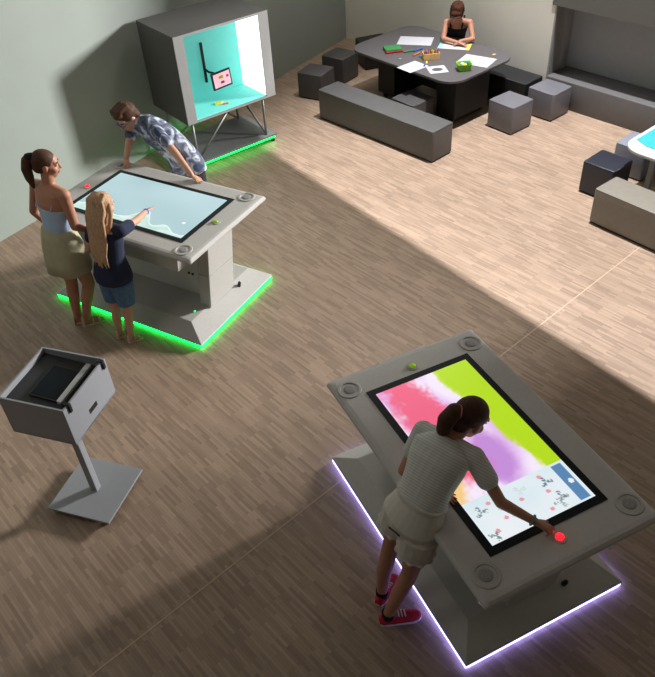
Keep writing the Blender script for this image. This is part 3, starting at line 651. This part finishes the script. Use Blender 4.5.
for i in range(21):
    x = -.078+.0078*i; w = random.uniform(-.010, .010); dpt = .012*math.cos(x*18)
    p0, p1 = q((x, -.078-dpt, -.01)), q((x*1.05, -.098-dpt, -.09))
    p2 = V((-1.632, 4.92, 1.02))+r*(x*1.0+w*.4)-f*(.108+dpt); p3 = V((-1.65, 4.895, .91-.03*math.cos(x*24)))+r*(x*.88+w)-f*(.108+dpt*.5); p4 = p3+V((0, 0, -.07+.035*math.sin(i*2.1)))+r*w*.6
    b.limb([q((x*.7, -.035, .108)), q((x*.95, -.088, .055)), p0, p1, p2, p3, p4], [.012, .016, .020, .018, .015, .011, .004], 8)
for k in (-1, 1): b.limb([q((k*.072, -.01, .03)), q((k*.082, .0, -.06)), q((k*.088, -.02, -.15)), q((k*.085, -.05, -.24))], [.02, .018, .016, .006], 10)
b.fuse('hair', 'blonde', gl, .0045, 4)
b = MB(); torso(b, sp, r, r, [(.04, .160, .130, -.004), (.16, .162, .132, -.006), (.3, .146, .116, 0), (.42, .132, .100, 0)]+infl(st, .016, .5, .95)); b.cap(shR, .052, shR+(elR-shR)*.48, .050, dome=True); b.cap(shL, .052, shL+(elL-shL)*.55, .050, dome=True)
b.cap(shR, .05, V((-1.60, 4.91, 1.085)), .045); b.cap(shL, .05, V((-1.66, 4.945, 1.085)), .045)
b.fuse('shirt', 'navy', gl, .006, 3)
b = MB(); torso(b, sp, r, r, [(-.06, .11, .10, 0), (0, .14, .11, -.004), (.14, .152, .122, -.008), (.3, .138, .108, 0), (.4, .122, .094, 0)]); b.cap((-1.72, 4.915, .63), .094, kL+V((.004, 0, .045)), .074, dome=False); b.cap((-1.61, 4.85, .63), .094, kR+V((0, 0, .045)), .074, dome=False)
b.fuse('shorts', 'denim', gl, .006, 2)
sandal(gl, aL, tL+(0,), 'tan', .82); sandal(gl, aR, tR+(0,), 'tan', .82)
b = MB(); dv = (waR-elR).normalized(); b.cap(waR-dv*.012, .0245, waR-dv*.004, .0245); b.build('wristband', 'bluep', gl, smooth=True)

# --- boy leaning on the table
by = thing('person', 'boy with glasses and tie-dyed shirt leaning on the far rim of the pale screen table', 'person', (-1.22, 6.46, 0))
r = V((-.67, .55, 0)).normalized(); f = V((-.55, -.80, 0)).normalized(); r0 = V((-.82, .57, 0)).normalized()
sp = ((-1.20, 6.43, .74), (-1.27, 6.50, 1.02), (-1.60, 6.505, 1.215))
st = [(0, .135, .105, 0), (.14, .155, .118, -.005), (.35, .145, .105, 0), (.55, .152, .108, .004), (.75, .168, .11, .004), (.9, .16, .088, 0), (.97, .09, .06, 0), (1.0, .052, .05, 0)]
shL, shR = V((-1.425, 6.365, 1.19)), V((-1.655, 6.61, 1.165)); elL, waL = V((-1.235, 6.135, 1.055)), V((-1.10, 5.945, .945)); elR, waR = V((-1.70, 6.45, 1.05)), V((-1.735, 6.345, .945))
H = headM((-1.675, 6.50, 1.262), (-.66, -.62, -.55), (-.25, -.2, 1)); hs_ = 1.04
b = MB(); torso(b, sp, r0, r, st); b.cap((-1.59, 6.50, 1.205), .054, (-1.65, 6.505, 1.235), .054); head(b, H, hs_)
b.limb([shL, elL, waL], [.044, .036, .025]); b.limb([shR, elR, waR], [.044, .036, .025]); b.cap(shL, .048, V((-1.56, 6.47, 1.205)), .05); b.cap(shR, .048, V((-1.60, 6.53, 1.195)), .05)
hand(b, waL+V((0, 0, -.012)), (.72, -.62, -.22), (.25, .1, 1), -1, .88, curl=(.12, .1, .1), spread=.2, thumb=.8); hand(b, waR+V((0, 0, -.012)), (.1, -.85, -.2), (0, .2, 1), 1, .88, curl=(.12, .1, .1), spread=.2, thumb=.8)
for k in (-1, 1):
    hp = V((-1.20, 6.43, .76))+r0*k*.075; kn = V((-1.20, 6.45, .42))+r0*k*.085; an = V((-1.17, 6.50, .07))+r0*k*.09
    b.limb([hp, kn, an], [.085, .052, .034]); foot(b, an, an+f*.17-V((0, 0, an.z)))
body = b.fuse('body', 'skin2', by, .0062); S = face(body, H, hs_, 'brown_hair')
b = MB()
for k in (-1, 1):
    P = [S @ V((k*.031+.024*math.cos(t), .102, .002+.018*math.sin(t))) for t in [2*pi*i/14 for i in range(14)]]
    for i in range(14): b.cap(P[i], .0028, P[(i+1) % 14], .0028, 6)
    b.cap(S @ V((k*.055, .101, .006)), .0025, S @ V((k*.076, .0, .004)), .0025, 6)
b.cap(S @ V((-.008, .103, .004)), .0025, S @ V((.008, .103, .004)), .0025, 6); b.build('glasses', 'bluep', by)
b = MB(); b.ell((0, -.02, .042), (.082, .10, .088), S, 20, 12); b.ell((0, .045, .085), (.062, .05, .035), S); b.ell((0, -.06, -.02), (.07, .055, .06), S)
for i in range(12): b.limb([S @ V((-.05+.009*i, -.05+.012*(i % 5), .11)), S @ V((-.055+.01*i, .03+.01*(i % 3), .122)), S @ V((-.055+.01*i, .075, .095))], [.022, .018, .007], 8)
b.fuse('hair', 'brown_hair', by, .006, 2)
b = MB(); torso(b, sp, r0, r, [(-.06, .182, .142, 0), (.05, .184, .142, 0)]+infl(st, .018, .1, .92)+[(.97, .108, .076, 0), (1.0, .074, .07, 0)]); b.cap(shL, .060, shL+(elL-shL)*.62, .058); b.cap(shR, .060, shR+(elR-shR)*.7, .056); b.cap(shL, .058, V((-1.56, 6.47, 1.205)), .062); b.cap(shR, .058, V((-1.60, 6.53, 1.195)), .062)
b.fuse('shirt', 'dyed', by, .007, 3)
b = MB(); torso(b, sp, r0, r, [(-.08, .13, .11, 0)]+infl(st, .016, 0, .4))
for k in (-1, 1): b.cap(V((-1.20, 6.43, .74))+r0*k*.075, .098, V((-1.20, 6.45, .44))+r0*k*.085, .078, dome=False); b.cap(V((-1.20, 6.45, .46))+r0*k*.085, .075, V((-1.17, 6.50, .10))+r0*k*.09, .055, dome=False)
b.fuse('trousers', 'dkpants', by, .007, 2)
for k in (-1, 1):
    an = V((-1.17, 6.50, .07))+r0*k*.09; shoe(by, an, an+f*.18, 'dkpants')

# --- girl in striped shirt and red shoes
gb = thing('person', 'girl with striped shirt, cream shorts and red shoes pressing the red button', 'person', (.22, 2.22, 0))
f = V((.918, .395, 0)); r = V((.395, -.918, 0)); r1 = V((.60, -.78, -.05)).normalized()
sp = ((.385, 2.280, .785), (.422, 2.29, 1.06), (.572, 2.468, 1.222))
st = [(0, .122, .096, 0), (.13, .146, .112, -.012), (.35, .122, .088, 0), (.55, .128, .088, .004), (.75, .145, .092, .004), (.88, .145, .078, 0), (.96, .085, .058, 0), (1.0, .05, .048, 0)]
shR, shL = V((.682, 2.36, 1.185)), V((.462, 2.572, 1.165)); elR, waR = V((.795, 2.195, 1.025)), V((.952, 2.112, .965)); elL, waL = V((.352, 2.475, .975)), V((.50, 2.37, .932))
H = headM((.686, 2.515, 1.30), (.84, .34, -.52), (.4, .15, 1)); hs_ = 1.0
b = MB(); torso(b, sp, r, r1, st); b.cap((.57, 2.466, 1.215), .048, (.658, 2.502, 1.265), .048); head(b, H, hs_)
b.limb([shR, elR, waR], [.039, .031, .021]); b.limb([shL, elL, waL], [.039, .032, .022]); b.cap(shR, .042, V((.59, 2.44, 1.205)), .042); b.cap(shL, .042, V((.535, 2.495, 1.20)), .042)
hand(b, waR, (.87, -.40, -.34), (.2, -.05, 1), -1, .78, thumb=.6, flexs=[(.25, .3, .2), (.45, .6, .4), (.6, .9, .6), (.7, 1.0, .7)])
hand(b, waL, (.83, -.42, -.16), (.1, 0, 1), 1, .78, curl=(.1, .12, .1), spread=.15)
kL, kR = V((.268, 2.362, .44)), V((.358, 2.198, .44)); aL, aR = V((.215, 2.305, .075)), V((.235, 2.165, .075))
b.limb([V((.338, 2.350, .825)), kL, V((.232, 2.33, .27)), aL], [.077, .047, .046, .030]); b.limb([V((.406, 2.195, .825)), kR, V((.297, 2.176, .27)), aR], [.077, .047, .046, .030])
tL, tR = (.315, 2.445), (.425, 2.185)
foot(b, aL, tL+(0,), .024, .9); foot(b, aR, tR+(0,), .024, .9)
body = b.fuse('body', 'skin', gb, .0048, 3); face(body, H, hs_, 'brown_hair')
S = H @ Matrix.Scale(hs_, 4); q = lambda p: S @ V(p)
b = MB(); b.ell((0, -.02, .036), (.081, .098, .088), S, 20, 12); b.ell((0, -.055, -.02), (.066, .055, .06), S); hr = b.fuse('hair', 'brown_hair', gb, .005, 3)
b = MB(); b.limb([q((0, -.10, .04)), q((-.005, -.128, .03)), q((-.01, -.138, -.03)), q((-.01, -.122, -.09)), q((-.005, -.10, -.125))], [.03, .044, .046, .036, .012]); b.fuse('ponytail', 'brown_hair', hr, .005, 2)
b = MB(); P = [q((.030*math.cos(t), -.118-.004*math.sin(t*3), .036+.030*math.sin(t))) for t in [2*pi*i/16 for i in range(16)]]
for i in range(16): b.cap(P[i], .008, P[(i+1) % 16], .008, 8)
b.build('hair_tie', 'pinkband', hr, smooth=True)
b = MB(); torso(b, sp, r, r1, [(.2, .146, .114, -.004)]+infl(st, .016, .3, .9)+[(.965, .098, .07, 0), (.99, .074, .062, 0)])
b.cap(shR, .056, shR+(elR-shR)*.50, .056); b.cap(shL, .056, shL+(elL-shL)*.50, .054); b.cap(shR, .052, V((.59, 2.44, 1.20)), .048); b.cap(shL, .052, V((.535, 2.495, 1.195)), .048)
b.fuse('shirt', 'stripe', gb, .005, 3)
b = MB(); torso(b, sp, r, r1, [(-.08, .115, .10, 0), (0, .158, .13, -.005), (.12, .176, .142, -.014), (.22, .16, .124, -.006), (.31, .142, .108, 0), (.36, .155, .118, 0)])
b.cap((.338, 2.350, .825), .108, kL+V((.035, 0, .225)), .099, dome=False); b.cap((.406, 2.195, .825), .108, kR+V((.025, 0, .225)), .099, dome=False)
so = b.fuse('shorts', 'cream', gb, .005, 2)
b = MB()
for c, tt in ((kL+V((.035, 0, .227)), V((.338, 2.350, .825))-kL), (kR+V((.025, 0, .227)), V((.406, 2.195, .825))-kR)):
    w = tt.normalized(); a_ = w.cross(V((1, 0, 0))).normalized(); b2 = a_.cross(w); P = [c+(a_*math.cos(t)+b2*math.sin(t))*(.098+.006*math.sin(t*11)) for t in [2*pi*i/44 for i in range(44)]]
    for i in range(44): b.cap(P[i], .009, P[(i+1) % 44], .009, 6)
b.build('ruffled_hem', 'cream', so, smooth=True)
b = MB(); pc = V((.372, 2.275, .875)); P = [pc+r*(.02+.022*i)+V((0, 0, .003*math.sin(i)))-f*(.146-.006*i) for i in range(4)]
b.limb(P, [.005]*4, 8); b.build('back_pocket', 'blackp', so)
for an, to in ((aL, tL), (aR, tR)):
    shoe(gb, an, to+(0,), 'redshoe', s=.9, hi=.07)
    b = MB(); b.cap(V((an[0], an[1], .055)), .036, V((an[0], an[1], .098)), .037, dome=False); b.build('sock', 'sock', gb, smooth=True)
b = MB(); dv = (waR-elR).normalized(); c = waR-dv*.015; a_ = dv.cross(V((0, 0, 1))).normalized(); b2 = a_.cross(dv)
for i in range(16): b.ell(c+(a_*math.cos(i*pi/8)+b2*math.sin(i*pi/8))*.0255, (.0058, .0058, .0058), None, 8, 6)
b.build('bracelet', 'jade', gb, smooth=True)

# --- child drawing at the black table
kd = thing('person', 'child with short auburn hair and black tank top drawing at the black table', 'person', (2.0, 9.95, 0))
f = V((-.25, -.97, 0)).normalized(); r = V((-.97, .25, 0)).normalized()
sp = ((1.95, 9.90, .40), (1.95, 9.89, .62), (1.925, 9.68, .875))
st = [(0, .12, .10, 0), (.15, .13, .10, 0), (.4, .112, .08, 0), (.6, .118, .08, .004), (.78, .132, .084, .004), (.9, .128, .068, 0), (.97, .075, .052, 0), (1.0, .046, .044, 0)]
shR, shL = V((1.785, 9.69, .845)), V((2.075, 9.62, .845)); elR, waR = V((1.735, 9.56, .690)), V((1.91, 9.40, .678)); elL, waL = V((2.095, 9.48, .690)), V((1.93, 9.43, .69))
H = headM((1.895, 9.605, .975), (-.25, -.80, -.62), (-.05, -.6, 1)); hs_ = 1.04
b = MB(); torso(b, sp, r, r, st); b.cap((1.925, 9.68, .86), .046, (1.90, 9.63, .935), .046); head(b, H, hs_)
b.limb([shR, elR, waR], [.038, .031, .021]); b.limb([shL, elL, waL], [.038, .031, .021]); b.cap(shR, .042, V((1.90, 9.68, .865)), .04); b.cap(shL, .042, V((1.96, 9.66, .865)), .04)
hand(b, waR, (.8, -.45, -.2), (0, 0, 1), -1, .75); hand(b, waL, (-.9, -.2, -.25), (0, 0, 1), 1, .75, curl=(.4, .5, .4))
for k in (-1, 1):
    hp = V((1.95, 9.90, .42))+r*k*.07; kn = hp+f*.34+V((0, 0, .02)); an = kn+V((0, 0, -.36))-f*.04
    b.limb([hp, kn, an], [.07, .048, .03]); foot(b, an, an+f*.15)
body = b.fuse('body', 'skin', kd, .006); S = face(body, H, hs_, 'auburn')
b = MB(); b.ell((0, -.018, .038), (.083, .10, .09), S, 20, 12); b.ell((0, .05, .075), (.062, .046, .034), S); b.ell((0, -.06, -.02), (.072, .055, .065), S); b.ell((.06, .0, .02), (.026, .06, .055), S); b.ell((-.06, .0, .02), (.026, .06, .055), S); b.ell((.02, .065, .07), (.045, .035, .035), S)
for i in range(22):
    a = i*2.4; e = .35+.6*((i*7) % 11)/11; p = lambda t, k: S @ V((.088*k*math.cos(a)*math.sin(t), -.018+.104*k*math.sin(a)*math.sin(t), .036+.094*k*math.cos(t)))
    if math.sin(a) > .35 and e > .6: e = .5
    b.limb([p(e*.4, 1.0), p(e*1.0, 1.02), p(e*1.0+.7, 1.02)], [.012, .016, .005], 8)
b.fuse('hair', 'auburn', kd, .005, 2)
b = MB(); torso(b, sp, r, r, infl(st, .012, .1, .8)+[(.85, .138, .092, .004)]); tk = b.fuse('tank_top', 'tankblack', kd, .006, 2)
b = MB()
for k in (-1, 1): b.limb([V((1.94, 9.76, .775))+r*k*.07+f*.12, V((1.935, 9.74, .85))+r*k*.078+f*.105, V((1.93, 9.70, .912))+r*k*.085, V((1.94, 9.74, .86))+r*k*.08-f*.06, V((1.95, 9.80, .80))+r*k*.07-f*.075], [.014]*5, 8)
b.fuse('shoulder_strap', 'tankblack', tk, .005, 2)
b = MB(); torso(b, sp, r, r, infl(st, .014, 0, .2))
for k in (-1, 1): hp = V((1.95, 9.90, .42))+r*k*.07; b.cap(hp, .084, hp+f*.30, .066, dome=False)
b.fuse('shorts', 'denim', kd, .007, 2)
o = clone(first['mid_vinyl']); at(o, (1.93, 9.91, 0), -.9); tag(o, 'cube stool under the child, hidden behind the black table', 'stool', 'cube stools')

# ------------------------------------------------------------------ light
def area(name, loc, tgt, sx, sy, power, col, spread=pi):
    l = bpy.data.lights.new(name, 'AREA'); l.shape = 'RECTANGLE'; l.size = sx; l.size_y = sy; l.energy = power; l.color = col; l.spread = spread
    o = bpy.data.objects.new(name, l); COL.objects.link(o); o.location = loc; o.rotation_euler = (V(tgt)-V(loc)).to_track_quat('-Z', 'Y').to_euler(); return o
# slab of the storey above: its straight edge makes the shadow line on the floor
SL = V((2.9, 7.0, 12.0)); hz = 4.7
k = hz/SL.z
g1 = e1+(SL.xy-e1)*k; g2 = e2+(SL.xy-e2)*k; dd = (g2-g1).normalized(); nn = V((dd.y, -dd.x)); nn = nn if nn.dot(-g1) > 0 else -nn
A_, B_ = g1-dd*3.6, g2+dd*6
sl = MB(); P = [A_, B_, B_+nn*9, A_+nn*9]; sl.prism(P, hz, hz+.25); struct(sl.build('ceiling', 'slab'))
sp_ = bpy.data.lights.new('skylight', 'SPOT'); sp_.energy = 11800; sp_.color = (.97, .965, 1); sp_.shadow_soft_size = .08; sp_.spot_size = math.radians(45); sp_.spot_blend = .75
so_ = bpy.data.objects.new('skylight', sp_); COL.objects.link(so_); so_.location = SL; so_.rotation_euler = (V((2.6, 6.4, 0))-SL).to_track_quat('-Z', 'Y').to_euler()
area('window_light', (11.0, 9.9, 4.05), (-1.0, 5.6, .6), 1.5, 1.8, 3600, (1, .99, .975))
area('back_corner_fill', (1.0, 9.4, 5.6), (1.1, 10.4, 0), 1.6, 1.6, 85, (1, .96, .90))  # added fill that brightens the walls of the back corner
area('hall_fill', (-3.6, 3.2, 4.2), (-1.2, 5.6, .5), 2.0, 1.5, 16, (1, .95, .9))
wl = bpy.data.worlds.new('world'); bpy.context.scene.world = wl; wl.use_nodes = True
wl.node_tree.nodes['Background'].inputs['Color'].default_value = (.96, .97, .98, 1); wl.node_tree.nodes['Background'].inputs['Strength'].default_value = .095

# ------------------------------------------------------------------ camera
cd = bpy.data.cameras.new('camera'); cd.sensor_fit = 'HORIZONTAL'; cd.sensor_width = 36; cd.lens = 742.104*36/655
co = bpy.data.objects.new('camera', cd); COL.objects.link(co)
Rm = Matrix(((.99758332, -.04547904, -.05252784), (.06948034, .65297797, .75418317), (0, -.75601021, .65455983))).transposed().to_4x4()
Rm.translation = V((0, 0, 4.06892)); co.matrix_world = Rm
sc_ = bpy.context.scene; sc_.camera = co
sc_.view_settings.view_transform = 'Standard'; sc_.view_settings.look = 'None'; sc_.view_settings.exposure = 0
